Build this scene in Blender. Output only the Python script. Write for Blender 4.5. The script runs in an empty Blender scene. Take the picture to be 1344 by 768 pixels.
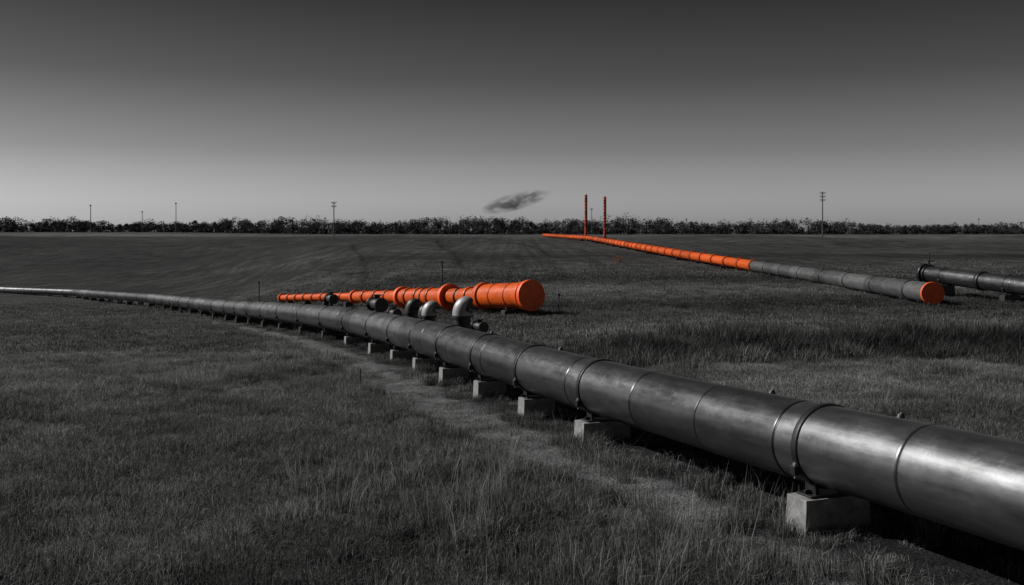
import bpy, math, random
import numpy as np
from mathutils import Vector, Matrix
random.seed(7); rng=np.random.default_rng(7)
sc=bpy.context.scene
sc.view_settings.view_transform='Standard'; sc.view_settings.look='None'; sc.view_settings.exposure=0
CAM_Z=3.7

# ------------------------------------------------------------------ noise
_T=rng.random((256,256))
def vnoise(x,y):
    x=np.asarray(x,float); y=np.asarray(y,float)
    xi=np.floor(x).astype(int); yi=np.floor(y).astype(int)
    fx=x-xi; fy=y-yi; fx=fx*fx*(3-2*fx); fy=fy*fy*(3-2*fy)
    a=_T[xi%256,yi%256]; b=_T[(xi+1)%256,yi%256]; c=_T[xi%256,(yi+1)%256]; d=_T[(xi+1)%256,(yi+1)%256]
    return (a*(1-fx)+b*fx)*(1-fy)+(c*(1-fx)+d*fx)*fy
def fbm(x,y,o=3):
    s=0;a=.5;t=0
    for i in range(o):
        s=s+a*vnoise(x*2**i+17*i,y*2**i+31*i); t+=a; a*=.5
    return s/t
def sstep(a,b,x):
    t=np.clip((x-a)/(b-a),0,1); return t*t*(3-2*t)

# ------------------------------------------------------------------ terrain
PIPE=np.array([(7.7,0,1.35),(6.4,5,1.3),(4.95,9.5,1.18),(3.66,13,1.0),(2.22,16.8,.86),(.5,21,.78),(-1.5,26,.72),(-4.2,34,.37),
 (-7.3,42,.0),(-12.5,54,-.7),(-20.8,73,-1.9),(-39.4,109,-3.7),(-63.5,145,-5.3),(-84,163,-5.95),(-120,182,-6.6),(-190,205,-7.0)])
LY=[-60,5,9.5,13,19,25,34,42,54,73,109,145,163,190,230,300,380,450,550,3500]
LZ=[.1,.15,.1,0,-.18,-.26,-.62,-1,-1.7,-2.9,-4.7,-6.3,-6.95,-7.3,-5.8,-1.5,1.2,2.4,3.0,3.0]
RY=[-60,13,19,30,52,73,105,133,163,270,366,450,600,3500]
RZ=[0,0,-.15,-.2,-.28,-.5,-.75,-.45,0,.75,1.2,1.6,1.7,1.7]
def sm(Y,ys,zs):
    return sum(np.interp(Y*k,ys,zs) for k in (.88,.94,1,1.06,1.12))/5
def px_at(Y): return np.interp(Y,PIPE[:,1],PIPE[:,0])
RUTS=[((-12.5,90),(-35.6,225)),((-4.7,110),(-21.5,290)),((6.9,150),(1.6,265))]
def rutf(X,Y):
    n=0*X
    for (a,b) in RUTS:
        ax,ay=a;bx,by=b;L=math.hypot(bx-ax,by-ay);ux,uy=(bx-ax)/L,(by-ay)/L
        s=(X-ax)*ux+(Y-ay)*uy; o=(X-ax)*uy-(Y-ay)*ux+ (fbm(s*.03,s*0,2)-.5)*2.0
        for k,wd,am in ((-.35,.5,1),(.75,.3,.45)):
            n=np.maximum(n,am*np.exp(-((o-k)/wd)**2)*sstep(-3,12,s)*(1-sstep(L-30,L,s))*(.55+.6*vnoise(s*.12,s*0+3)))
    return n
def height(X,Y):
    X=np.asarray(X,float);Y=np.asarray(Y,float)
    Xc=8.6-.42*Y; W=6+.2*np.maximum(Y,0)
    t=sstep(0,1,(X-Xc)/W)
    h=(1-t)*sm(Y,LY,LZ)+t*sm(Y,RY,RZ)
    h=h+6.2*np.exp(-((X+185)/85)**2-((Y-285)/42)**2)
    h=h+(fbm(X*.014+4,Y*.014,2)-.5)*3.8*sstep(110,220,Y)*(1-sstep(380,480,Y))*sstep(18,40,np.abs(X-22))
    d=(X-px_at(Y))*.92
    near=1-sstep(60,160,Y)
    h=h+(fbm(X*.12,Y*.12,2)-.5)*.22*np.minimum(1,np.abs(d)/6)
    h=h+(fbm(X*.9+5,Y*.9,2)-.5)*.12*near*(.35+.65*sstep(.5,3,np.abs(d)))
    h=h-.07*np.exp(-((d+1.5)/.6)**2)*near+.05*np.exp(-((d+2.9)/.6)**2)*near
    h=h-.22*np.exp(-((Y-31.5-.05*X)/2.2)**2)*sstep(2,8,d)
    h=h-.15*rutf(X,Y)
    return h
def tone(X,Y):
    """vegetation / soil brightness factor, 1 = average"""
    X=np.asarray(X,float);Y=np.asarray(Y,float)
    d=(X-px_at(Y))*.92
    n=.55+.9*fbm(X*.035,Y*.07+3,3)
    n=n*(.45+1.1*fbm(X*.45+9,Y*.45,3))
    r=sstep(1,5,d)*(1-sstep(200,260,Y))
    w=(fbm(X*.06+50,Y*.2,2)-.5)*6
    yy=Y+w-.04*X
    band=1-.66*np.exp(-((yy-31.5)/2.8)**2)+.45*np.exp(-((yy-25)/3.0)**2)+.45*np.exp(-((yy-41)/4)**2)-.55*np.exp(-((yy-53)/4)**2)+.3*np.exp(-((yy-68)/7)**2)-.5*np.exp(-((yy-88)/7)**2)+.25*np.exp(-((yy-115)/12)**2)-.4*np.exp(-((yy-150)/14)**2)
    n=n*(1+r*(band-1))
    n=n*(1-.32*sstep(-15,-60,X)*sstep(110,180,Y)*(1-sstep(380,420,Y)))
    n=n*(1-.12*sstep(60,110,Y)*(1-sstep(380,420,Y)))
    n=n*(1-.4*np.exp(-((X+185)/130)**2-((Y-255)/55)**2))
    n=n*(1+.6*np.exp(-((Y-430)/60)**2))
    n=n*(1-.72*np.minimum(rutf(X,Y),1))
    return np.clip(n,.06,2.4)
def trackf(X,Y):
    d=(X-px_at(Y))*.92
    e=(fbm(X*.8,Y*.8+40,2)-.5)*.9
    wd=-2.0-.6*sstep(10,20,Y)
    return (sstep(0,.6,d+e-wd+.3)*(1-sstep(-.8,-.4,d+e)))*(1-sstep(60,110,Y))
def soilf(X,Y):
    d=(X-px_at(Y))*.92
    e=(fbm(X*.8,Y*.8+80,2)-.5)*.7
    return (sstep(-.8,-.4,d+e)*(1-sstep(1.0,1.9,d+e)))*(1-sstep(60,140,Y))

# ------------------------------------------------------------------ materials
def newmat(n):
    m=bpy.data.materials.new(n); m.use_nodes=True; nt=m.node_tree
    b=nt.nodes['Principled BSDF']; return m,nt,b
def N(nt,t,**k):
    n=nt.nodes.new(t)
    for a,v in k.items(): setattr(n,a,v)
    return n
def noise(nt,vec,scale,detail=4,rough=.6):
    n=N(nt,'ShaderNodeTexNoise'); n.inputs['Scale'].default_value=scale; n.inputs['Detail'].default_value=detail
    n.inputs['Roughness'].default_value=rough
    if vec is not None: nt.links.new(vec,n.inputs['Vector'])
    return n.outputs['Fac']
def rng_map(nt,s,a,b,c,d):
    n=N(nt,'ShaderNodeMapRange'); nt.links.new(s,n.inputs[0])
    for i,v in enumerate((a,b,c,d)): n.inputs[i+1].default_value=v
    return n.outputs[0]
def M(nt,op,a,b=None,c=None):
    n=N(nt,'ShaderNodeMath',operation=op)
    for i,v in enumerate((a,b,c)):
        if v is None: continue
        if isinstance(v,(int,float)): n.inputs[i].default_value=v
        else: nt.links.new(v,n.inputs[i])
    return n.outputs[0]
def mixc(nt,f,a,b):
    n=N(nt,'ShaderNodeMix',data_type='RGBA')
    if isinstance(f,(int,float)): n.inputs[0].default_value=f
    else: nt.links.new(f,n.inputs[0])
    for i,v in ((6,a),(7,b)):
        if isinstance(v,tuple): n.inputs[i].default_value=(*v,1)
        else: nt.links.new(v,n.inputs[i])
    return n.outputs[2]
def bump(nt,b,h,strength,dist):
    n=N(nt,'ShaderNodeBump'); n.inputs['Strength'].default_value=strength; n.inputs['Distance'].default_value=dist
    nt.links.new(h,n.inputs['Height']); nt.links.new(n.outputs[0],b.inputs['Normal'])
def attr(nt,name,t='GEOMETRY'):
    n=N(nt,'ShaderNodeAttribute',attribute_type=t,attribute_name=name); return n.outputs['Fac']

def mat_ground():
    m,nt,b=newmat('field_ground'); L=nt.links
    pos=N(nt,'ShaderNodeNewGeometry').outputs['Position']
    f=noise(nt,pos,1.3,8,.72); f2=noise(nt,pos,14,5,.7); f3=noise(nt,pos,.18,5,.6)
    v=M(nt,'MULTIPLY',rng_map(nt,f,.3,.7,.35,1.65),rng_map(nt,f2,.3,.7,.55,1.45))
    v=M(nt,'MULTIPLY',v,rng_map(nt,f3,.3,.7,.6,1.4))
    mp=N(nt,'ShaderNodeMapping'); mp.inputs['Rotation'].default_value=(0,0,math.radians(-11)); mp.inputs['Scale'].default_value=(.8,.012,1); L.new(pos,mp.inputs[0])
    rows=noise(nt,mp.outputs[0],1.0,4,.65)
    v=M(nt,'MULTIPLY',v,rng_map(nt,rows,.3,.7,.5,1.45))
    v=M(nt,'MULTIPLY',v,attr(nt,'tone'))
    v=M(nt,'MULTIPLY',v,.050)
    g=N(nt,'ShaderNodeCombineColor'); L.new(v,g.inputs[0]);L.new(v,g.inputs[1]);L.new(M(nt,'MULTIPLY',v,.98),g.inputs[2])
    vor=N(nt,'ShaderNodeTexVoronoi'); vor.inputs['Scale'].default_value=22; L.new(pos,vor.inputs['Vector'])
    gr=M(nt,'MULTIPLY',rng_map(nt,vor.outputs['Distance'],0,.6,1.3,.5),rng_map(nt,f,.3,.7,.4,1.5))
    gv=M(nt,'MULTIPLY',gr,.17); g2=N(nt,'ShaderNodeCombineColor')
    for i in range(3): L.new(gv,g2.inputs[i])
    c=mixc(nt,attr(nt,'track'),g.outputs[0],g2.outputs[0])
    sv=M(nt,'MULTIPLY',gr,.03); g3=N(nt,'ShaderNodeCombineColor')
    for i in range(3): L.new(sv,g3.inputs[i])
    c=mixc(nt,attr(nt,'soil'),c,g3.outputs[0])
    L.new(c,b.inputs['Base Color']); b.inputs['Roughness'].default_value=1; b.inputs['Specular IOR Level'].default_value=.1
    h=M(nt,'ADD',M(nt,'MULTIPLY',f,1.0),M(nt,'ADD',M(nt,'MULTIPLY',f2,.35),M(nt,'MULTIPLY',vor.outputs['Distance'],-.12)))
    bump(nt,b,h,.9,.2)
    return m
def mat_grass(name,lo,hi):
    m,nt,b=newmat(name); L=nt.links
    oi=N(nt,'ShaderNodeObjectInfo').outputs['Random']
    bl=attr(nt,'bl'); up=attr(nt,'up')
    v=M(nt,'MULTIPLY',rng_map(nt,bl,0,1,lo,hi),rng_map(nt,oi,0,1,.6,1.4))
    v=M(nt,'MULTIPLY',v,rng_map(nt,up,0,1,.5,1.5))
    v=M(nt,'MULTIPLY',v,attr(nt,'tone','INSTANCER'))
    g=N(nt,'ShaderNodeCombineColor'); L.new(v,g.inputs[0]);L.new(v,g.inputs[1]);L.new(M(nt,'MULTIPLY',v,.98),g.inputs[2])
    L.new(g.outputs[0],b.inputs['Base Color']); b.inputs['Roughness'].default_value=.6; b.inputs['Specular IOR Level'].default_value=.3
    tr=N(nt,'ShaderNodeBsdfTranslucent'); L.new(g.outputs[0],tr.inputs[0]); mx=N(nt,'ShaderNodeMixShader'); mx.inputs[0].default_value=.35
    out=[n for n in nt.nodes if n.type=='OUTPUT_MATERIAL'][0]
    L.new(b.outputs[0],mx.inputs[1]); L.new(tr.outputs[0],mx.inputs[2]); L.new(mx.outputs[0],out.inputs[0])
    return m
def mat_pipe(name,base,metal,rough,spec=.5,streak=.5,dirt=.65):
    m,nt,b=newmat(name); L=nt.links
    uv=N(nt,'ShaderNodeUVMap',uv_map='UVMap').outputs[0]
    mp=N(nt,'ShaderNodeMapping'); mp.inputs['Scale'].default_value=(.6,5,1); L.new(uv,mp.inputs[0])
    st=noise(nt,mp.outputs[0],2.2,7,.65)
    mp2=N(nt,'ShaderNodeMapping'); mp2.inputs['Scale'].default_value=(1.5,4,1); L.new(uv,mp2.inputs[0])
    bl=noise(nt,mp2.outputs[0],3.5,9,.75)
    mp3=N(nt,'ShaderNodeMapping'); mp3.inputs['Scale'].default_value=(.2,18,1); L.new(uv,mp3.inputs[0])
    sc_=noise(nt,mp3.outputs[0],3,5,.6)
    fn=noise(nt,uv,40,4,.7)
    t=attr(nt,'tone')
    v=M(nt,'MULTIPLY',rng_map(nt,st,.3,.7,.8,1.2),t)
    grime=rng_map(nt,bl,.55,.65,0,1)
    v=M(nt,'MULTIPLY',v,rng_map(nt,grime,0,1,1,dirt))
    v=M(nt,'MULTIPLY',v,rng_map(nt,sc_,.35,.65,1-.1*streak,1+.1*streak))
    mul=N(nt,'ShaderNodeVectorMath',operation='SCALE'); mul.inputs[0].default_value=base; L.new(v,mul.inputs['Scale'])
    L.new(mul.outputs[0],b.inputs['Base Color'])
    b.inputs['Metallic'].default_value=metal; b.inputs['Specular IOR Level'].default_value=spec
    r=M(nt,'ADD',rng_map(nt,st,.3,.7,rough-.06,rough+.08),M(nt,'ADD',M(nt,'MULTIPLY',grime,.16),rng_map(nt,sc_,.35,.65,-.02*streak,.03*streak))); L.new(r,b.inputs['Roughness'])
    bump(nt,b,M(nt,'ADD',M(nt,'MULTIPLY',fn,.2),M(nt,'MULTIPLY',bl,.6)),.14,.008)
    return m
def mat_simple(name,col,rough=.6,metal=0,var=.35,scale=6,bmp=.3):
    m,nt,b=newmat(name); L=nt.links
    co=N(nt,'ShaderNodeTexCoord').outputs['Object']
    f=noise(nt,co,scale,8,.7)
    mul=N(nt,'ShaderNodeVectorMath',operation='SCALE'); mul.inputs[0].default_value=col
    L.new(rng_map(nt,f,.3,.7,1-var,1+var),mul.inputs['Scale']); L.new(mul.outputs[0],b.inputs['Base Color'])
    b.inputs['Roughness'].default_value=rough; b.inputs['Metallic'].default_value=metal
    bump(nt,b,f,bmp,.02); return m
MG=mat_ground()
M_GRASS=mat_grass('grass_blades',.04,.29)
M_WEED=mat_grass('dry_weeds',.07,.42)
M_STEEL=mat_pipe('coated_steel_pipe',(.125,.125,.126),.9,.33)
M_STEEL2=mat_pipe('weathered_steel_pipe',(.12,.12,.12),.6,.38)
M_ORANGE=mat_pipe('orange_pipe_paint',(.62,.090,.008),0,.40,.3,dirt=.5)
M_BAND=mat_simple('black_steel_band',(.02,.02,.021),.45,.5)
M_CONC=mat_simple('weathered_concrete',(.18,.178,.175),.9,0,.6,5,.6)
M_DARK=mat_simple('dark_iron',(.035,.035,.035),.5,.4)
M_OLIT=mat_simple('orange_disc_lit_paint',(.80,.10,.009),.5,0,.2,3,.15)  # pipe orange brightened in the colour, standing in for sun missing the discs
M_GALV=mat_simple('galvanised_steel',(.28,.28,.28),.5,.3,.2)
M_POLE=mat_simple('weathered_timber',(.08,.08,.08),.9)
M_MAST=mat_simple('red_orange_mast_paint',(.55,.05,.01),.6)
M_MASTD=mat_simple('dark_red_mast_paint',(.2,.015,.006),.6)
M_BARK=mat_simple('tree_bark',(.03,.03,.03),.95)

# ------------------------------------------------------------------ mesh builder
class B:
    def __init__(s): s.v=[];s.f=[];s.m=[];s.uv=[];s.t=[];s.mats=[];s.sm=[]
    def mi(s,mat):
        if mat not in s.mats: s.mats.append(mat)
        return s.mats.index(mat)
    def tube(s,P,R,mat,seg=24,cap0=True,cap1=True,tones=None,svals=None,up=None,capmat=None):
        P=[Vector(p) for p in P]; n=len(P); mi=s.mi(mat); base=len(s.v)
        if svals is None:
            svals=[0.0]
            for i in range(1,n): svals.append(svals[-1]+(P[i]-P[i-1]).length)
        for i in range(n):
            a=P[max(i-1,0)];c=P[min(i+1,n-1)]; t=(c-a)
            if t.length<1e-6: t=Vector((0,0,1))
            t.normalize()
            u=Vector(up) if up else (Vector((0,0,1)) if abs(t.z)<.9 else Vector((1,0,0)))
            x=t.cross(u).normalized(); y=x.cross(t).normalized()
            for k in range(seg):
                an=2*math.pi*k/seg
                s.v.append(P[i]+(x*math.cos(an)+y*math.sin(an))*R[i]); s.t.append(tones[i] if tones else 1.0)
        for i in range(n-1):
            for k in range(seg):
                k2=(k+1)%seg
                s.f.append((base+i*seg+k,base+i*seg+k2,base+(i+1)*seg+k2,base+(i+1)*seg+k)); s.m.append(mi); s.sm.append(True)
                s.uv+= [(svals[i],k/seg),(svals[i],(k+1)/seg),(svals[i+1],(k+1)/seg),(svals[i+1],k/seg)]
        cm=s.mi(capmat) if capmat else mi
        for flag,i in ((cap0,0),(cap1,n-1)):
            if flag:
                ids=[]
                for k in range(seg):
                    s.v.append(s.v[base+i*seg+k].copy()); s.t.append(1.0); ids.append(len(s.v)-1)
                if i==0: ids=ids[::-1]
                s.f.append(tuple(ids)); s.m.append(cm); s.sm.append(False)
                s.uv+=[(.5+.5*math.cos(2*math.pi*k/seg),.5+.5*math.sin(2*math.pi*k/seg)) for k in range(seg)]
    def box(s,c,ax,size,mat,taper=1.0):
        c=Vector(c); a,b_,d=[Vector(q).normalized() for q in ax]; sx,sy,sz=[q/2 for q in size]; base=len(s.v); mi=s.mi(mat)
        for z in (-1,1):
            k=taper if z>0 else 1
            for (x,y) in ((-1,-1),(1,-1),(1,1),(-1,1)):
                s.v.append(c+a*x*sx*k+b_*y*sy*k+d*z*sz); s.t.append(1.0)
        for f in ((3,2,1,0),(4,5,6,7),(0,1,5,4),(1,2,6,5),(2,3,7,6),(3,0,4,7)):
            s.f.append(tuple(base+i for i in f)); s.m.append(mi); s.sm.append(False); s.uv+=[(0,0),(1,0),(1,1),(0,1)]
    def make(s,name,bevel=0,parent=None,origin=None):
        o=Vector(origin) if origin is not None else Vector((0,0,0))
        me=bpy.data.meshes.new(name); me.from_pydata([tuple(v-o) for v in s.v],[],s.f)
        for m in s.mats: me.materials.append(m)
        me.polygons.foreach_set('material_index',s.m); me.polygons.foreach_set('use_smooth',s.sm)
        uv=me.uv_layers.new(name='UVMap'); uv.data.foreach_set('uv',np.array(s.uv,dtype=np.float32).ravel())
        a=me.attributes.new('tone','FLOAT','POINT'); a.data.foreach_set('value',np.array(s.t,dtype=np.float32))
        me.update(); ob=bpy.data.objects.new(name,me); ob.location=o; sc.collection.objects.link(ob)
        if bevel:
            md=ob.modifiers.new('bev','BEVEL'); md.width=bevel; md.segments=2; md.limit_method='ANGLE'; md.angle_limit=math.radians(50)
        if parent: ob.parent=parent
        return ob
class Path:
    def __init__(s,pts,smooth=1.5,step=.1):
        P=np.array(pts,float); seg=np.r_[0,np.cumsum(np.linalg.norm(np.diff(P,axis=0),axis=1))]
        S=np.arange(0,seg[-1],step); Q=np.stack([np.interp(S,seg,P[:,i]) for i in range(3)],1)
        k=int(smooth/step)
        if k>1:
            w=np.hanning(2*k+3); w/=w.sum()
            for _ in range(2):
                E=np.pad(Q,((k+1,k+1),(0,0)),mode='reflect',reflect_type='odd')
                Q=np.stack([np.convolve(E[:,i],w,'valid') for i in range(3)],1)
        s.Q=Q; s.S=np.r_[0,np.cumsum(np.linalg.norm(np.diff(Q,axis=0),axis=1))]; s.L=s.S[-1]
    def at(s,d): return Vector([float(np.interp(d,s.S,s.Q[:,i])) for i in range(3)])
    def tan(s,d): return (s.at(min(d+.3,s.L))-s.at(max(d-.3,0))).normalized()
    def s_at_y(s,y):
        return float(s.S[np.argmin(np.abs(s.Q[:,1]-y))])
def sectioned(b,path,s0,s1,R,mat,seclen,seg=40,jit=.012,tr=(.8,1.15),step=.8,cap0=True,cap1=True,growth=0,dip=.985):
    s=s0
    P=[];RR=[];T=[];SV=[]
    while s<s1-.2:
        l=seclen*(1+random.uniform(-.15,.15))*(1+growth*s); e=min(s+l,s1)
        r=R*(1+random.uniform(-jit,jit)); t=random.uniform(*tr)
        ss=[s+.002,s+.022,s+.04]+list(np.linspace(s+.2,e-.2,max(2,int((e-s)/step))))+[e-.04,e-.022,e-.002]
        rr=[r*dip,r,r]+[r]*(len(ss)-6)+[r,r,r*dip]
        tt=[t*.2,t*.5,t]+[t]*(len(ss)-6)+[t,t*.5,t*.2]
        for a,c,q in zip(ss,rr,tt): P.append(path.at(a));RR.append(c);T.append(q);SV.append(a)
        s=e
    b.tube(P,RR,mat,seg,cap0,cap1,T,SV)
def ring(b,path,s,w,r,mat,seg=40,tn=1.0):
    P=[path.at(s-w/2),path.at(s-w/2+.01),path.at(s+w/2-.01),path.at(s+w/2)]
    b.tube(P,[r-.012,r,r,r-.012],mat,seg,True,True,[tn]*4)

# ------------------------------------------------------------------ ground
ys=list(np.arange(-16,62,.3)); y=62;st=.32
while y<3400: ys.append(y); st*=1.035; y+=min(st,1.3) if y<300 else (min(st,5) if y<520 else st)
xs=list(np.arange(0,40,.33)); x=40;st=.36
while x<2800: xs.append(x); st*=1.06; x+=st
xs=np.array([-q for q in xs[:0:-1]]+xs); ys=np.array(ys)
XX,YY=np.meshgrid(xs,ys); ZZ=height(XX,YY)
nx,ny=len(xs),len(ys)
V=np.stack([XX,YY,ZZ],-1).reshape(-1,3)
idx=np.arange(nx*ny).reshape(ny,nx)
F=np.stack([idx[:-1,:-1],idx[:-1,1:],idx[1:,1:],idx[1:,:-1]],-1).reshape(-1,4)
me=bpy.data.meshes.new('ground'); me.vertices.add(len(V)); me.vertices.foreach_set('co',V.ravel().astype(np.float32))
me.loops.add(F.size); me.loops.foreach_set('vertex_index',F.ravel().astype(np.int32))
me.polygons.add(len(F)); me.polygons.foreach_set('loop_start',(np.arange(len(F))*4).astype(np.int32))
me.polygons.foreach_set('use_smooth',np.ones(len(F),bool))
me.update(calc_edges=True)
for nme,fn in (('tone',tone),('track',trackf),('soil',soilf)):
    a=me.attributes.new(nme,'FLOAT','POINT'); a.data.foreach_set('value',fn(XX,YY).ravel().astype(np.float32))
me.materials.append(MG); g=bpy.data.objects.new('ground',me); sc.collection.objects.link(g)

# ------------------------------------------------------------------ main pipeline
R=.5
mp=Path(PIPE,2.5)
b=B(); sectioned(b,mp,0,mp.L,R,M_STEEL,1.9,56,.010,(.65,1.5),growth=.012)
b.make('steel_pipeline')
SUP=[]
def support(path,s,r,blockw=1.0,blockl=.42,ring_on=True,mat=M_CONC,bandm=M_BAND,name='pipe_support'):
    c=path.at(s); t=path.tan(s); side=t.cross(Vector((0,0,1))).normalized(); th=Vector((t.x,t.y,0)).normalized(); up=Vector((0,0,1))
    gz=float(height(c.x,c.y)); b=B()
    top=c.z-r-.09; h=max(.15,top-gz+.25)
    b.box((c.x,c.y,top-h/2),(side,th,up),(blockw,blockl,h),mat,.93)
    b.box((c.x,c.y,top+.015),(side,th,up),(blockw*.72,blockl*.7,.03),bandm)
    for q in (-1,1):
        b.box(Vector((c.x,c.y,top+.10))+side*q*r*.48,(side,th,up),(.05,blockl*.5,.18),bandm)
        b.box(Vector((c.x,c.y,top+.05))+side*q*r*.48*1.25,(side,th,up),(.10,.03,.05),bandm)
        p=Vector((c.x,c.y,top+.03))+side*q*blockw*.3
        b.tube([p,p+up*.05],[.022,.022],bandm,6)
    if ring_on:
        ring(b,path,s,.11,r+.022,bandm,40)
        for q in (-1,1):
            p=c+side*q*(r+.05)*math.cos(math.radians(28))-up*(r+.05)*math.sin(math.radians(28))
            b.box(p,(side,th,up),(.09,.10,.11),bandm)
            b.tube([p-up*.10,p+up*.10],[.016,.016],M_GALV,6)
            b.tube([p+up*.055,p+up*.085],[.03,.03],M_GALV,6)
    SUP.append((c.x,c.y,side.x,side.y,th.x,th.y,blockw,blockl))
    return b.make(name,.012,origin=(c.x,c.y,gz))
yl=[1.5,7.2,12.35,18.2,21.0,23.6,26.2,29,32,35.3,39.2,43.5,48,53]
ss=[mp.s_at_y(y) for y in yl]
while ss[-1]<mp.L-10: ss.append(ss[-1]+5.2)
for i,s in enumerate(ss): support(mp,s,R,1.0 if s<20 else .75,.42 if s<20 else .36,mat=M_CONC if s<45 else M_DARK)
for y in (11.4,13.7,20.3,24.0):
    s=mp.s_at_y(y); c=mp.at(s); t=mp.tan(s); side=t.cross(Vector((0,0,1))).normalized()
    n=(Vector((0,0,1))*.9+side*.44).normalized(); b=B()
    b.tube([c+n*(R-.02),c+n*(R+.05)],[.045,.045],M_DARK,12); b.tube([c+n*(R+.05),c+n*(R+.075)],[.028,.028],M_DARK,6)
    b.make('pipe_test_point',origin=c+n*R)

# ------------------------------------------------------------------ orange pipeline with the big head
OP=Path([(.95,47.5,.62),(-3.9,55.6,.0),(-8.8,63.7,-.52),(-12.7,70.2,-.97),(-18.5,80,-1.69)],.5)
b=B(); L=OP.L
def seg_(a,c,r0,r1,mat=M_ORANGE,seg=40,tn=1.0,cap0=True,cap1=True):
    n=max(2,int((c-a)/.8)); S=list(np.linspace(a,c,n)); b.tube([OP.at(q) for q in S],list(np.linspace(r0,r1,n)),mat,seg,cap0,cap1,[tn]*n,S)
seg_(0,.22,.75,.75,M_OLIT); seg_(.22,.5,.58,.58,M_DARK); seg_(.45,.75,.68,.68); seg_(.75,4.4,.63,.63,tn=.92)
for q,rr in ((1.7,.66),(3.2,.66)): ring(b,OP,q,.07,rr,M_ORANGE,tn=.7)
seg_(4.4,4.75,.72,.72,tn=.85); seg_(4.75,5.1,.62,.48,tn=.8); seg_(5.1,8.4,.45,.45,tn=.8); ring(b,OP,6.1,.22,.52,M_ORANGE)
ring(b,OP,7.2,.12,.50,M_BAND)
seg_(8.4,8.65,.72,.72,M_OLIT); seg_(8.65,9.0,.62,.54); seg_(9,14.5,.50,.48,tn=.9)
for q in (10.6,12.2,13.6): ring(b,OP,q,.26,.555,M_ORANGE,tn=.6)
ring(b,OP,11.4,.1,.53,M_BAND)
seg_(14.5,14.8,.62,.62,M_OLIT); seg_(14.8,15.2,.5,.40,tn=.8); seg_(15.2,22,.38,.36,tn=.9)
for q in (16.8,18.5,20.3): ring(b,OP,q,.26,.44,M_ORANGE,tn=.6)
seg_(22,22.3,.46,.46); seg_(22.3,22.8,.4,.29,tn=.8); seg_(22.8,L,.27,.24,tn=.95)
for q in np.arange(24.5,L-1,1.9): ring(b,OP,q,.25,.33,M_ORANGE,tn=.6)
seg_(L-.2,L,.36,.36)
up=Vector((0,0,1))
for q,r in ((1.1,.66),(3.9,.63),(9.8,.5),(13.0,.49)):
    c=OP.at(q); b.box(c+up*(r+.05),(OP.tan(q),Vector((1,0,0)),up),(.22,.06,.16),M_DARK)
b.make('orange_pipeline')
for q,r in ((1.9,.63),(6.6,.45),(11.4,.49),(18.0,.38),(23.4,.28),(27.6,.27),(31.8,.26),(35.8,.25)):
    support(OP,q,r,max(.6,1.7*r),.4,False,M_DARK)

# ------------------------------------------------------------------ far pipeline: dark section, then orange
FP=Path([(22.2,52.5,.40),(23.9,73,.18),(25.2,105,.06),(23.6,133,.42),(22.4,163,.8),(21.0,270,1.75),(11.8,375,2.1)],6)
s_or=FP.s_at_y(103)
b=B(); ring(b,FP,.09,.18,.60,M_OLIT,40); sectioned(b,FP,.18,s_or,.54,M_STEEL2,3.4,40,.012,(.75,1.6))
for q in np.arange(3.5,s_or,6.8): ring(b,FP,q,.14,.575,M_BAND)
sectioned(b,FP,s_or,FP.L,.54,M_ORANGE,5.5,28,.03,(.6,1.08),3)
for q in np.arange(s_or+.1,FP.L,5.5): ring(b,FP,q,.5,.66,M_ORANGE,24,.6)
ring(b,FP,s_or+.02,.3,.64,M_ORANGE,32)
b.make('far_pipeline')
q=1.6
while q<240: support(FP,q,.54,1.1,.45,False,M_DARK); q+=6.8 if q<60 else 12
RP=Path([(25.9,62.5,1.03),(27.9,54,.66),(30.5,44,.45),(34,31,.4),(39,12,.4)],1)
b=B(); sectioned(b,RP,0,RP.L,.5,M_STEEL,2.7,40,.012,(.8,1.3))
ring(b,RP,.12,.24,.62,M_BAND); ring(b,RP,.5,.12,.58,M_BAND)
for q in (5.3,10.8,16): ring(b,RP,q,.3,.56,M_BAND)
c=RP.at(.45)
b.tube([c+up*.5,c+up*1.3],[.05,.04],M_DARK,10)
hw=[c+up*.82+Vector((math.cos(a)*.28,math.sin(a)*.28,0)) for a in np.linspace(0,2*math.pi,17)]
b.tube(hw,[.03]*17,M_DARK,8,False,False)
b.box(c+up*.82,((1,0,0),(0,1,0),up),(.54,.04,.03),M_DARK); b.box(c+up*.823,((0,1,0),(1,0,0),up),(.54,.04,.03),M_DARK)
b.make('valved_pipeline')
for q in (2,7.5,13,19,26,34): support(RP,q,.5,1.1,.45,True,M_DARK)

# ------------------------------------------------------------------ vents and valve behind the main pipe
def vent(x,y,z,r,mat,face,name='vent_pipe',lid=M_DARK):
    gz=float(height(x,y)); b=B()
    b.tube([(x,y,gz-.2),(x,y,z-.1)],[r*.8,r*.8],M_DARK,20)
    b.tube([(x,y,z-.16),(x,y,z-.1)],[r*1.02,r*1.02],M_DARK,20)
    f=Vector(face).normalized(); P=[];RR=[]
    for k in range(13):
        a=math.radians(k*9); p=Vector((x,y,z-.1))+f*(r*.55*(1-math.cos(a)))+Vector((0,0,1))*(r*1.0*math.sin(a))
        P.append(p); RR.append(r*(.95-.25*(k/12)**3))
    b.tube(P,RR,mat,24,True,True,up=(f.y,-f.x,0),capmat=lid)
    return b.make(name,0,origin=(x,y,gz))
vent(-1.5,30,1.25,.32,M_GALV,(1,-.35,0))
vent(-2.75,33,1.0,.27,M_GALV,(1,-.2,0))
vent(-3.62,36,.88,.27,M_DARK,(1,-.5,0))
vent(-3.05,34.4,.9,.2,M_DARK,(1,.3,0))
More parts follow.
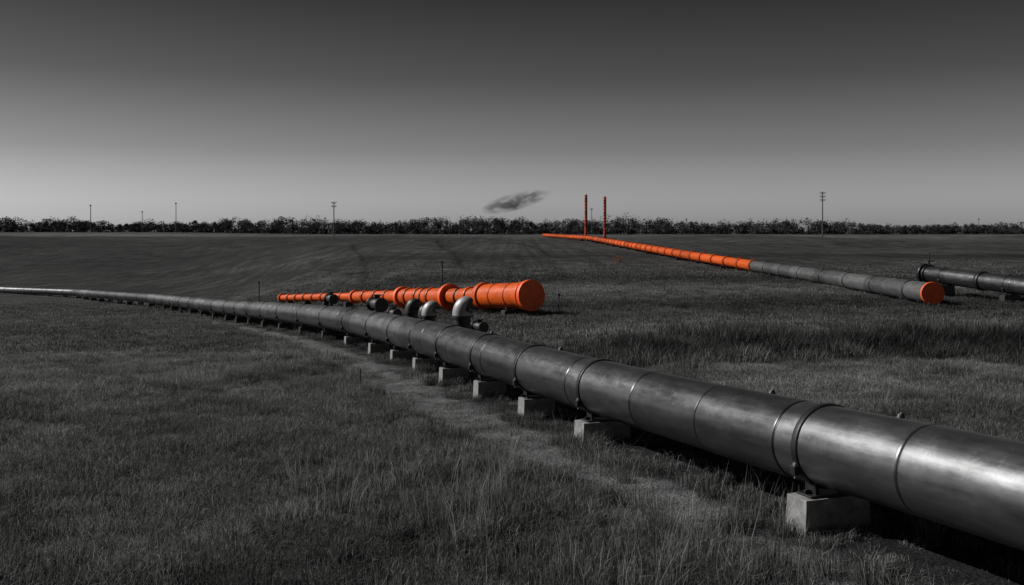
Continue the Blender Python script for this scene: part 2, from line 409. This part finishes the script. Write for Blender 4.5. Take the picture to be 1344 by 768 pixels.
def valve(x,y,z,sz):
    gz=float(height(x,y)); b=B(); c=Vector((x,y,z)); up=Vector((0,0,1)); a=Vector((.5,-.86,0)); 
    b.tube([(x,y,gz-.2),(x,y,z-sz*.4)],[sz*.25]*2,M_DARK,14)
    b.tube([c-a*sz,c-a*sz*.86,c-a*sz*.85,c-a*sz*.3,c+a*sz*.3,c+a*sz*.85,c+a*sz*.86,c+a*sz],[sz*.62,sz*.62,sz*.35,sz*.52,sz*.52,sz*.35,sz*.62,sz*.62],M_DARK,20)
    b.tube([c+up*sz*.3,c+up*sz*.75,c+up*sz*.76,c+up*sz*.85],[sz*.42,sz*.22,sz*.4,sz*.4],M_DARK,16)
    b.make('gate_valve',0,origin=(x,y,gz))
valve(-5.35,39.5,.78,.46); valve(-8.9,49,.35,.4); valve(-4.5,38,.55,.3); valve(-1.0,30.6,.75,.28)
def stake(x,y,h,r=.02,mat=M_DARK,topbox=True):
    gz=float(height(x,y)); b=B(); b.tube([(x,y,gz-.2),(x+.02,y,gz+h)],[r,r*.8],mat,8)
    if topbox: b.box((x+.02,y,gz+h+.03),((1,0,0),(0,1,0),(0,0,1)),(.12,.05,.12),mat)
    b.make('marker_stake',.004,origin=(x,y,gz))
stake(-4.5,64,2.4,.05); stake(-17.8,70,2.6,.05); stake(.35,36,.9,.02,topbox=False); stake(1.0,26,.8,.02,topbox=False); stake(-3.9,25.5,.45,.02,topbox=False)
stake(2.2,47,1.0,.03)

# ------------------------------------------------------------------ masts and utility poles
def mast(x,y,h):
    gz=float(height(x,y)); b=B(); n=14
    b.box((x,y,gz+.1),((1,0,0),(0,1,0),(0,0,1)),(1.8,1.8,.6),M_CONC)
    for i in range(n):
        z0=gz+h*i/n; z1=gz+h*(i+1)/n
        b.tube([(x,y,z0),(x,y,z1-.14)],[.44,.42],M_MAST if i%4 else M_MASTD,16)
        b.tube([(x,y,z1-.14),(x,y,z1)],[.6,.6],M_MASTD,16)
        for k in range(1,3): b.box((x+.48,y-.2,z0+(z1-z0)*k/3),((1,0,0),(0,1,0),(0,0,1)),(.3,.05,.05),M_MASTD)
    b.tube([(x,y,gz+h),(x,y,gz+h+.5)],[.36,.12],M_MAST,12)
    b.make('orange_mast',0,origin=(x,y,gz))
mast(24.2,326,14.3); mast(30.4,326,13.6)
def upole(x,y,h,arms=2,w=1.0,aw=1.0):
    gz=float(height(x,y)); b=B(); A=((1,0,0),(0,1,0),(0,0,1))
    b.tube([(x,y,gz-1),(x,y,gz+h)],[.26*w,.17*w],M_POLE,10)
    for k in range(arms):
        z=gz+h-.6-k*1.5; a=aw*w; b.box((x,y-.2,z),A,(2.2*a,.16,.2),M_POLE)
        for q in (-1.0,-.5,.5,1.0): b.tube([(x+q*a,y-.2,z+.1),(x+q*a,y-.2,z+.5)],[.1,.07],M_DARK,8)
        b.tube([(x-.8*a,y-.25,z),(x,y-.25,z-.8)],[.05,.05],M_POLE,6); b.tube([(x+.8*a,y-.25,z),(x,y-.25,z-.8)],[.05,.05],M_POLE,6)
    b.make('utility_pole',0,origin=(x,y,gz))
upole(131,420,19.5,3,1.1); upole(-75.5,422,15,2,1); upole(-237,560,15.5,1,1,.5); upole(-189,560,17,1,.9,.5); upole(-208,560,12,1,.8,.5); upole(46,575,15,1,.8); upole(300,640,10,1,.7,.5); upole(112,640,10,1,.7,.5)

# ------------------------------------------------------------------ trees
m,nt,bs=newmat('hazed_tree_foliage'); bl=attr(nt,'bl'); v=rng_map(nt,bl,0,1,.024,.058); gcc=N(nt,'ShaderNodeCombineColor')  # leaf greys lightened to paint in distance haze
for i in range(3): nt.links.new(v,gcc.inputs[i])
nt.links.new(gcc.outputs[0],bs.inputs['Base Color']); bs.inputs['Roughness'].default_value=.9; bs.inputs['Specular IOR Level'].default_value=.1
M_LEAF=m
def leafmesh(name,trees,leaf,nleaf,trunks=True,mat=None,low=.28):
    VV=[];LB=[];b=B()
    for (x,y,h,w) in trees:
        gz=float(height(x,y))
        nc=random.randint(7,11); C=[]
        for k in range(nc):
            a=random.uniform(0,6.28); rr=w*.5*math.sqrt(random.random())*.75; zc=h*random.uniform(low,.8)
            C.append((rr*math.cos(a),rr*math.sin(a),zc,w*random.uniform(.2,.34)*(1.15-.5*zc/h),random.uniform(.1,1)))
        C=np.array(C); pick=rng.integers(0,nc,nleaf); d=rng.normal(size=(nleaf,3)); d/=np.linalg.norm(d,axis=1)[:,None]
        rad=C[pick,3]*rng.random(nleaf)**.4*1.05
        ctr=C[pick,:3]+d*rad[:,None]*np.array([1,1,.8])+np.array([x,y,gz])
        ctr[:,2]=np.maximum(ctr[:,2],gz+.2)
        T3=[]
        for q in range(3):
            o=rng.normal(size=(nleaf,3)); o/=np.linalg.norm(o,axis=1)[:,None]; T3.append(ctr+o*leaf*rng.uniform(.6,1.1,(nleaf,1)))
        VV.append(np.stack(T3,1).reshape(-1,3))
        LB.append(np.repeat(np.clip(C[pick,4]*.7+rng.random(nleaf)*.3,0,1),3))
        if trunks:
            b.tube([(x,y,gz-.3),(x,y,gz+h*.35),(x+.1,y,gz+h*.7)],[h*.03,h*.022,h*.008],M_BARK,6)
            for k in range(3):
                c=C[k]; b.tube([(x,y,gz+h*.3),(x+c[0]*.8,y+c[1]*.8,gz+c[2])],[h*.014,h*.005],M_BARK,5)
    V=np.concatenate(VV); LBv=np.concatenate(LB); nb=len(b.v)
    V=np.concatenate([np.array([tuple(q) for q in b.v]).reshape(-1,3),V]) if nb else V
    faces=list(b.f)+[(nb+3*i,nb+3*i+1,nb+3*i+2) for i in range(len(LBv)//3)]
    me=bpy.data.meshes.new(name); me.from_pydata(V.tolist(),[],faces)
    me.materials.append(mat or M_LEAF); me.materials.append(M_BARK)
    mi=np.zeros(len(faces),np.int32); mi[:len(b.f)]=1; me.polygons.foreach_set('material_index',mi)
    a=me.attributes.new('bl','FLOAT','POINT'); a.data.foreach_set('value',np.concatenate([np.zeros(nb),LBv]).astype(np.float32))
    me.update(); ob=bpy.data.objects.new(name,me); sc.collection.objects.link(ob); return ob
tr=[]
x=-620
while x<640:
    f=float(fbm(x*.018+3,1.7,3)); f2=float(vnoise(x*.07,8.2))
    base=7.8+9*(f-.42)+4.5*(f2-.5)
    if 60<x<95: base+=1.5
    if x>190: base*=.88
    base=max(base,5.2)
    for k in range(3):
        h=max(5,base*random.uniform(.75,1.2)); tr.append((x+random.uniform(-3,3),585+random.uniform(0,60)+k*10,h,h*random.uniform(.85,1.35)))
    tr.append((x+random.uniform(-2,2),582+random.uniform(-3,3),random.uniform(2.5,4.5),random.uniform(6,9)))
    x+=random.uniform(3.4,4.9)
leafmesh('distant_tree_line',tr,.62,330,low=.15)
leafmesh('oak_tree',[(-6.5,540,9.5,8.5)],.45,1500)
m2,nt,bs=newmat('autumn_shrub_leaves'); bl=attr(nt,'bl'); c_=mixc(nt,bl,(.03,.025,.02),(.32,.12,.014)); nt.links.new(c_,bs.inputs['Base Color']); bs.inputs['Roughness'].default_value=.9
leafmesh('autumn_shrub',[(13.2,123,1.5,1.6)],.1,260,True,m2)

# ------------------------------------------------------------------ grass
col=bpy.data.collections.new('grass_clumps')
def clump(name,n,rad,hmin,hmax,w,lean,mat,seed,droop=.0):
    r=np.random.default_rng(seed); V=[];F=[];BL=[];UP=[]
    for i in range(n):
        a=r.uniform(0,6.283); d=rad*math.sqrt(r.random()); bx,by=d*math.cos(a),d*math.sin(a)
        h=r.uniform(hmin,hmax)*(1-.35*d/rad); la=r.uniform(0,6.283); ln=h*r.uniform(.1,lean)
        if r.random()<.5: la=a+r.normal()*.5
        dx,dy=math.cos(la)*ln,math.sin(la)*ln; wa=r.uniform(0,3.14); wx,wy=math.cos(wa)*w/2,math.sin(wa)*w/2
        k=len(V)
        V+=[(bx-wx,by-wy,-.04),(bx+wx,by+wy,-.04),(bx+dx*.3-wx*.8,by+dy*.3-wy*.8,h*.6),(bx+dx*.3+wx*.8,by+dy*.3+wy*.8,h*.6),(bx+dx,by+dy,h*(.95-droop*ln/h))]
        F+=[(k,k+1,k+3,k+2),(k+2,k+3,k+4)]
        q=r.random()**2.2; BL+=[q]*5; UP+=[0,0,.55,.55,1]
    me=bpy.data.meshes.new(name); me.from_pydata(V,[],F); me.materials.append(mat)
    for nm,dat in (('bl',BL),('up',UP)):
        at=me.attributes.new(nm,'FLOAT','POINT'); at.data.foreach_set('value',np.array(dat,np.float32))
    me.update(); o=bpy.data.objects.new(name,me); col.objects.link(o)
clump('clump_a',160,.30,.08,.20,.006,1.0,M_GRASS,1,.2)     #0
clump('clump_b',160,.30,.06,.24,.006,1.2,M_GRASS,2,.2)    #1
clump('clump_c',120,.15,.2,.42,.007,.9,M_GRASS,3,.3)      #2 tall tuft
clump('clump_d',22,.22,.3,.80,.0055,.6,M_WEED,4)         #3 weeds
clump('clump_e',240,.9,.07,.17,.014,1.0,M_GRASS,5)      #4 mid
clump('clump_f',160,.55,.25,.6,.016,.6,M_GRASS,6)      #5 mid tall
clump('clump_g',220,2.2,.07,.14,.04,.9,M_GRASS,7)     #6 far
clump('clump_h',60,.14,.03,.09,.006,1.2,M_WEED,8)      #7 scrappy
pts=[];ID=[];SC=[];TN=[]
def put(X,Y,ids,sc0,sc1,tmul=1.0):
    Z=height(X,Y); k=len(X)
    pn=.3+1.4*fbm(X*.8+3,Y*.8,2)
    s=rng.uniform(sc0,sc1,k)*pn
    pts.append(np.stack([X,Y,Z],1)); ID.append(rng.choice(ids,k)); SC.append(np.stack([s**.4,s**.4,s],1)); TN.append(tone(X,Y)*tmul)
def scatter(n,y0,y1,ids,sc0,sc1,fn=None,margin=5,tmul=1.0):
    u=rng.random(n); Y=np.sqrt(y0**2+(y1**2-y0**2)*u)
    hw=.54*Y+margin; X=rng.uniform(-1,1,n)*hw
    keep=np.ones(n,bool) if fn is None else rng.random(n)<fn(X,Y)
    put(X[keep],Y[keep],ids,sc0,sc1,tmul)
dist=lambda X,Y:(X-px_at(Y))*.92
free=lambda X,Y:(1-.97*np.maximum(trackf(X,Y),soilf(X,Y)))
scatter(16000,6,34,[0,1],.85,1.7,free,margin=4)
scatter(10000,32,85,[4],.7,1.2,free,margin=8)
scatter(3200,80,150,[6],.6,1.1,lambda X,Y:(1-sstep(90,140,Y))*(1-np.minimum(rutf(X,Y),1)),margin=15)
verge=lambda X,Y: np.exp(-((dist(X,Y)+3.2)/.7)**2)*.6*sstep(.4,.62,fbm(X*.5,Y*.5+7,2))
scatter(18000,6,60,[2,1],.5,1.25,verge)
scatter(6000,6,40,[3],.5,1.0,lambda X,Y:verge(X,Y)*.4,tmul=.8)
shag=lambda X,Y: (1-sstep(12,18,Y))*np.exp(-((dist(X,Y)+3.2)/1.8)**2)*sstep(.34,.56,fbm(X*.6+30,Y*.6,2))
scatter(8000,7,19,[2,2,2,3],.8,1.5,lambda X,Y:shag(X,Y)*.5)
tuft=lambda X,Y: sstep(.54,.70,fbm(X*.45+90,Y*.45,2))*.6*free(X,Y)
scatter(9000,7,40,[2],.5,1.15,tuft)
edge=lambda X,Y: (np.exp(-((dist(X,Y)-2.0)/.7)**2)*.6+np.exp(-((dist(X,Y)-.4)/.7)**2)*.08)
scatter(26000,6,60,[2,3,1],.6,1.25,edge,tmul=.8)
scatter(8000,6,30,[7],.6,1.3,lambda X,Y:np.maximum(trackf(X,Y),soilf(X,Y))*.4)
reed=lambda X,Y: np.exp(-((Y-32-.04*X+(fbm(X*.1,Y*0,2)-.5)*4)/2.0)**2)*sstep(3,9,dist(X,Y))*.9
scatter(14000,26,39,[5],.8,1.5,reed,margin=8,tmul=.6)
scatter(3000,9,40,[3],.3,.8,lambda X,Y:.05*free(X,Y))
# weeds growing against the foot of each support
X=[];Y=[]
for (cx,cy,sx_,sy_,tx_,ty_,bw_,bl_) in SUP:
    if cy>62: continue
    for k in range(26):
        a=random.uniform(-.65,.65)*bw_
        q=-1 if random.random()<.75 else 1
        o=q*(bl_/2+random.uniform(.1,.28))
        if random.random()<.35: a,o=(-1 if random.random()<.5 else 1)*(bw_/2+random.uniform(.08,.25)),random.uniform(-.6,.6)*bl_
        X.append(cx+sx_*a+tx_*o); Y.append(cy+sy_*a+ty_*o)
put(np.array(X),np.array(Y),[1,1,7,2],.5,1.05,.9)
P=np.concatenate(pts); ID=np.concatenate(ID); SC=np.concatenate(SC); TN=np.concatenate(TN)
ROT=np.zeros((len(P),3)); ROT[:,2]=rng.uniform(0,6.283,len(P)); ROT[:,:2]=rng.normal(size=(len(P),2))*.1
me=bpy.data.meshes.new('meadow_grass'); me.vertices.add(len(P)); me.vertices.foreach_set('co',P.ravel().astype(np.float32))
for nm,tp,key,dat in (('idx','INT','value',ID.astype(np.int32)),('tone','FLOAT','value',TN.astype(np.float32)),('scl','FLOAT_VECTOR','vector',SC.ravel().astype(np.float32)),('rot','FLOAT_VECTOR','vector',ROT.ravel().astype(np.float32))):
    at=me.attributes.new(nm,tp,'POINT'); at.data.foreach_set(key,dat)
me.update(); go=bpy.data.objects.new('meadow_grass',me); sc.collection.objects.link(go)
ng=bpy.data.node_groups.new('scatter_grass','GeometryNodeTree')
ng.interface.new_socket('Geometry',in_out='INPUT',socket_type='NodeSocketGeometry'); ng.interface.new_socket('Geometry',in_out='OUTPUT',socket_type='NodeSocketGeometry')
gi=ng.nodes.new('NodeGroupInput'); gout=ng.nodes.new('NodeGroupOutput'); ip=ng.nodes.new('GeometryNodeInstanceOnPoints'); ci=ng.nodes.new('GeometryNodeCollectionInfo')
ci.inputs['Collection'].default_value=col; ci.inputs['Separate Children'].default_value=True; ci.inputs['Reset Children'].default_value=True
def na(nm,t):
    n=ng.nodes.new('GeometryNodeInputNamedAttribute'); n.data_type=t; n.inputs['Name'].default_value=nm
    return [o for o in n.outputs if o.enabled and o.name=='Attribute'][0]
ng.links.new(gi.outputs[0],ip.inputs['Points']); ng.links.new(ci.outputs[0],ip.inputs['Instance']); ip.inputs['Pick Instance'].default_value=True
ng.links.new(na('idx','INT'),ip.inputs['Instance Index']); ng.links.new(na('rot','FLOAT_VECTOR'),ip.inputs['Rotation']); ng.links.new(na('scl','FLOAT_VECTOR'),ip.inputs['Scale'])
ng.links.new(ip.outputs[0],gout.inputs[0])
md=go.modifiers.new('scatter','NODES'); md.node_group=ng

# ------------------------------------------------------------------ smoke
m,nt,_=newmat('dark_smoke'); nt.nodes.clear(); out=N(nt,'ShaderNodeOutputMaterial'); pv=N(nt,'ShaderNodeVolumePrincipled')
pv.inputs['Color'].default_value=(.25,.25,.25,1)
oc=N(nt,'ShaderNodeTexCoord').outputs['Object']; ln=N(nt,'ShaderNodeVectorMath',operation='LENGTH'); nt.links.new(oc,ln.inputs[0])
sp=N(nt,'ShaderNodeSeparateXYZ'); nt.links.new(oc,sp.inputs[0])
mpp=N(nt,'ShaderNodeMapping'); mpp.inputs['Scale'].default_value=(2.6,1.2,1.5); nt.links.new(oc,mpp.inputs[0])
nzn=N(nt,'ShaderNodeTexNoise'); nzn.inputs['Scale'].default_value=1.3; nzn.inputs['Detail'].default_value=6; nzn.inputs['Roughness'].default_value=.6; nzn.inputs['Distortion'].default_value=.8
nt.links.new(mpp.outputs[0],nzn.inputs['Vector']); nz=nzn.outputs['Fac']
fall=M(nt,'SUBTRACT',1.0,ln.outputs['Value'])
den=M(nt,'MULTIPLY',M(nt,'MAXIMUM',M(nt,'SUBTRACT',nz,.43),0),M(nt,'MAXIMUM',fall,0))
den=M(nt,'MULTIPLY',den,rng_map(nt,sp.outputs['X'],-1,1,5.5,1.3))
nt.links.new(den,pv.inputs['Density']); nt.links.new(pv.outputs[0],out.inputs['Volume'])
import bmesh
bm=bmesh.new(); bmesh.ops.create_icosphere(bm,subdivisions=3,radius=1.0); me=bpy.data.meshes.new('smoke_plume'); bm.to_mesh(me); bm.free(); me.materials.append(m)
sm_o=bpy.data.objects.new('smoke_plume',me); sm_o.location=(3,620,22.0); sm_o.scale=(24,8,6.0); sm_o.rotation_euler=(0,math.radians(-15),0); sc.collection.objects.link(sm_o)

# ------------------------------------------------------------------ light
ts=Vector((-.81,.21,.56)).normalized()
sl=bpy.data.lights.new('sun','SUN'); sl.energy=4.9; sl.angle=math.radians(.5); sl.color=(1,.99,.98)
so=bpy.data.objects.new('sun',sl); so.rotation_euler=ts.to_track_quat('Z','Y').to_euler(); so.location=(-20,-20,30); sc.collection.objects.link(so)
w=bpy.data.worlds.new('World'); sc.world=w; w.use_nodes=True; nt=w.node_tree; nt.nodes.clear()
out=N(nt,'ShaderNodeOutputWorld'); bg=N(nt,'ShaderNodeBackground'); bg.inputs['Strength'].default_value=.15
sk=N(nt,'ShaderNodeTexSky'); sk.sky_type='NISHITA'; sk.sun_disc=False; sk.sun_elevation=math.asin(ts.z); sk.sun_rotation=math.atan2(ts.x,ts.y)
bw=N(nt,'ShaderNodeRGBToBW'); nt.links.new(sk.outputs[0],bw.inputs[0])
tc=N(nt,'ShaderNodeTexCoord').outputs['Generated']; sx=N(nt,'ShaderNodeSeparateXYZ'); nt.links.new(tc,sx.inputs[0])
cr=N(nt,'ShaderNodeValToRGB'); nt.links.new(sx.outputs['Z'],cr.inputs[0]); e=cr.color_ramp.elements
e[0].position=0; e[0].color=(.58,)*3+(1,); e[1].position=1; e[1].color=(.11,)*3+(1,)
for p,c in ((.03,.50),(.08,.28),(.15,.13),(.23,.062),(.4,.075)):
    q=e.new(p); q.color=(c,c,c,1)
mu=M(nt,'MULTIPLY',bw.outputs[0],cr.outputs[0]); cc=N(nt,'ShaderNodeCombineColor')
for i in range(3): nt.links.new(mu,cc.inputs[i])
nt.links.new(cc.outputs[0],bg.inputs[0]); nt.links.new(bg.outputs[0],out.inputs[0])

# ------------------------------------------------------------------ camera
cd=bpy.data.cameras.new('camera'); cd.lens=35; cd.sensor_width=36; cd.shift_y=-.0603; cd.clip_end=6000
co=bpy.data.objects.new('camera',cd); co.location=(0,0,CAM_Z); co.rotation_euler=(math.radians(90),0,0); sc.collection.objects.link(co); sc.camera=co
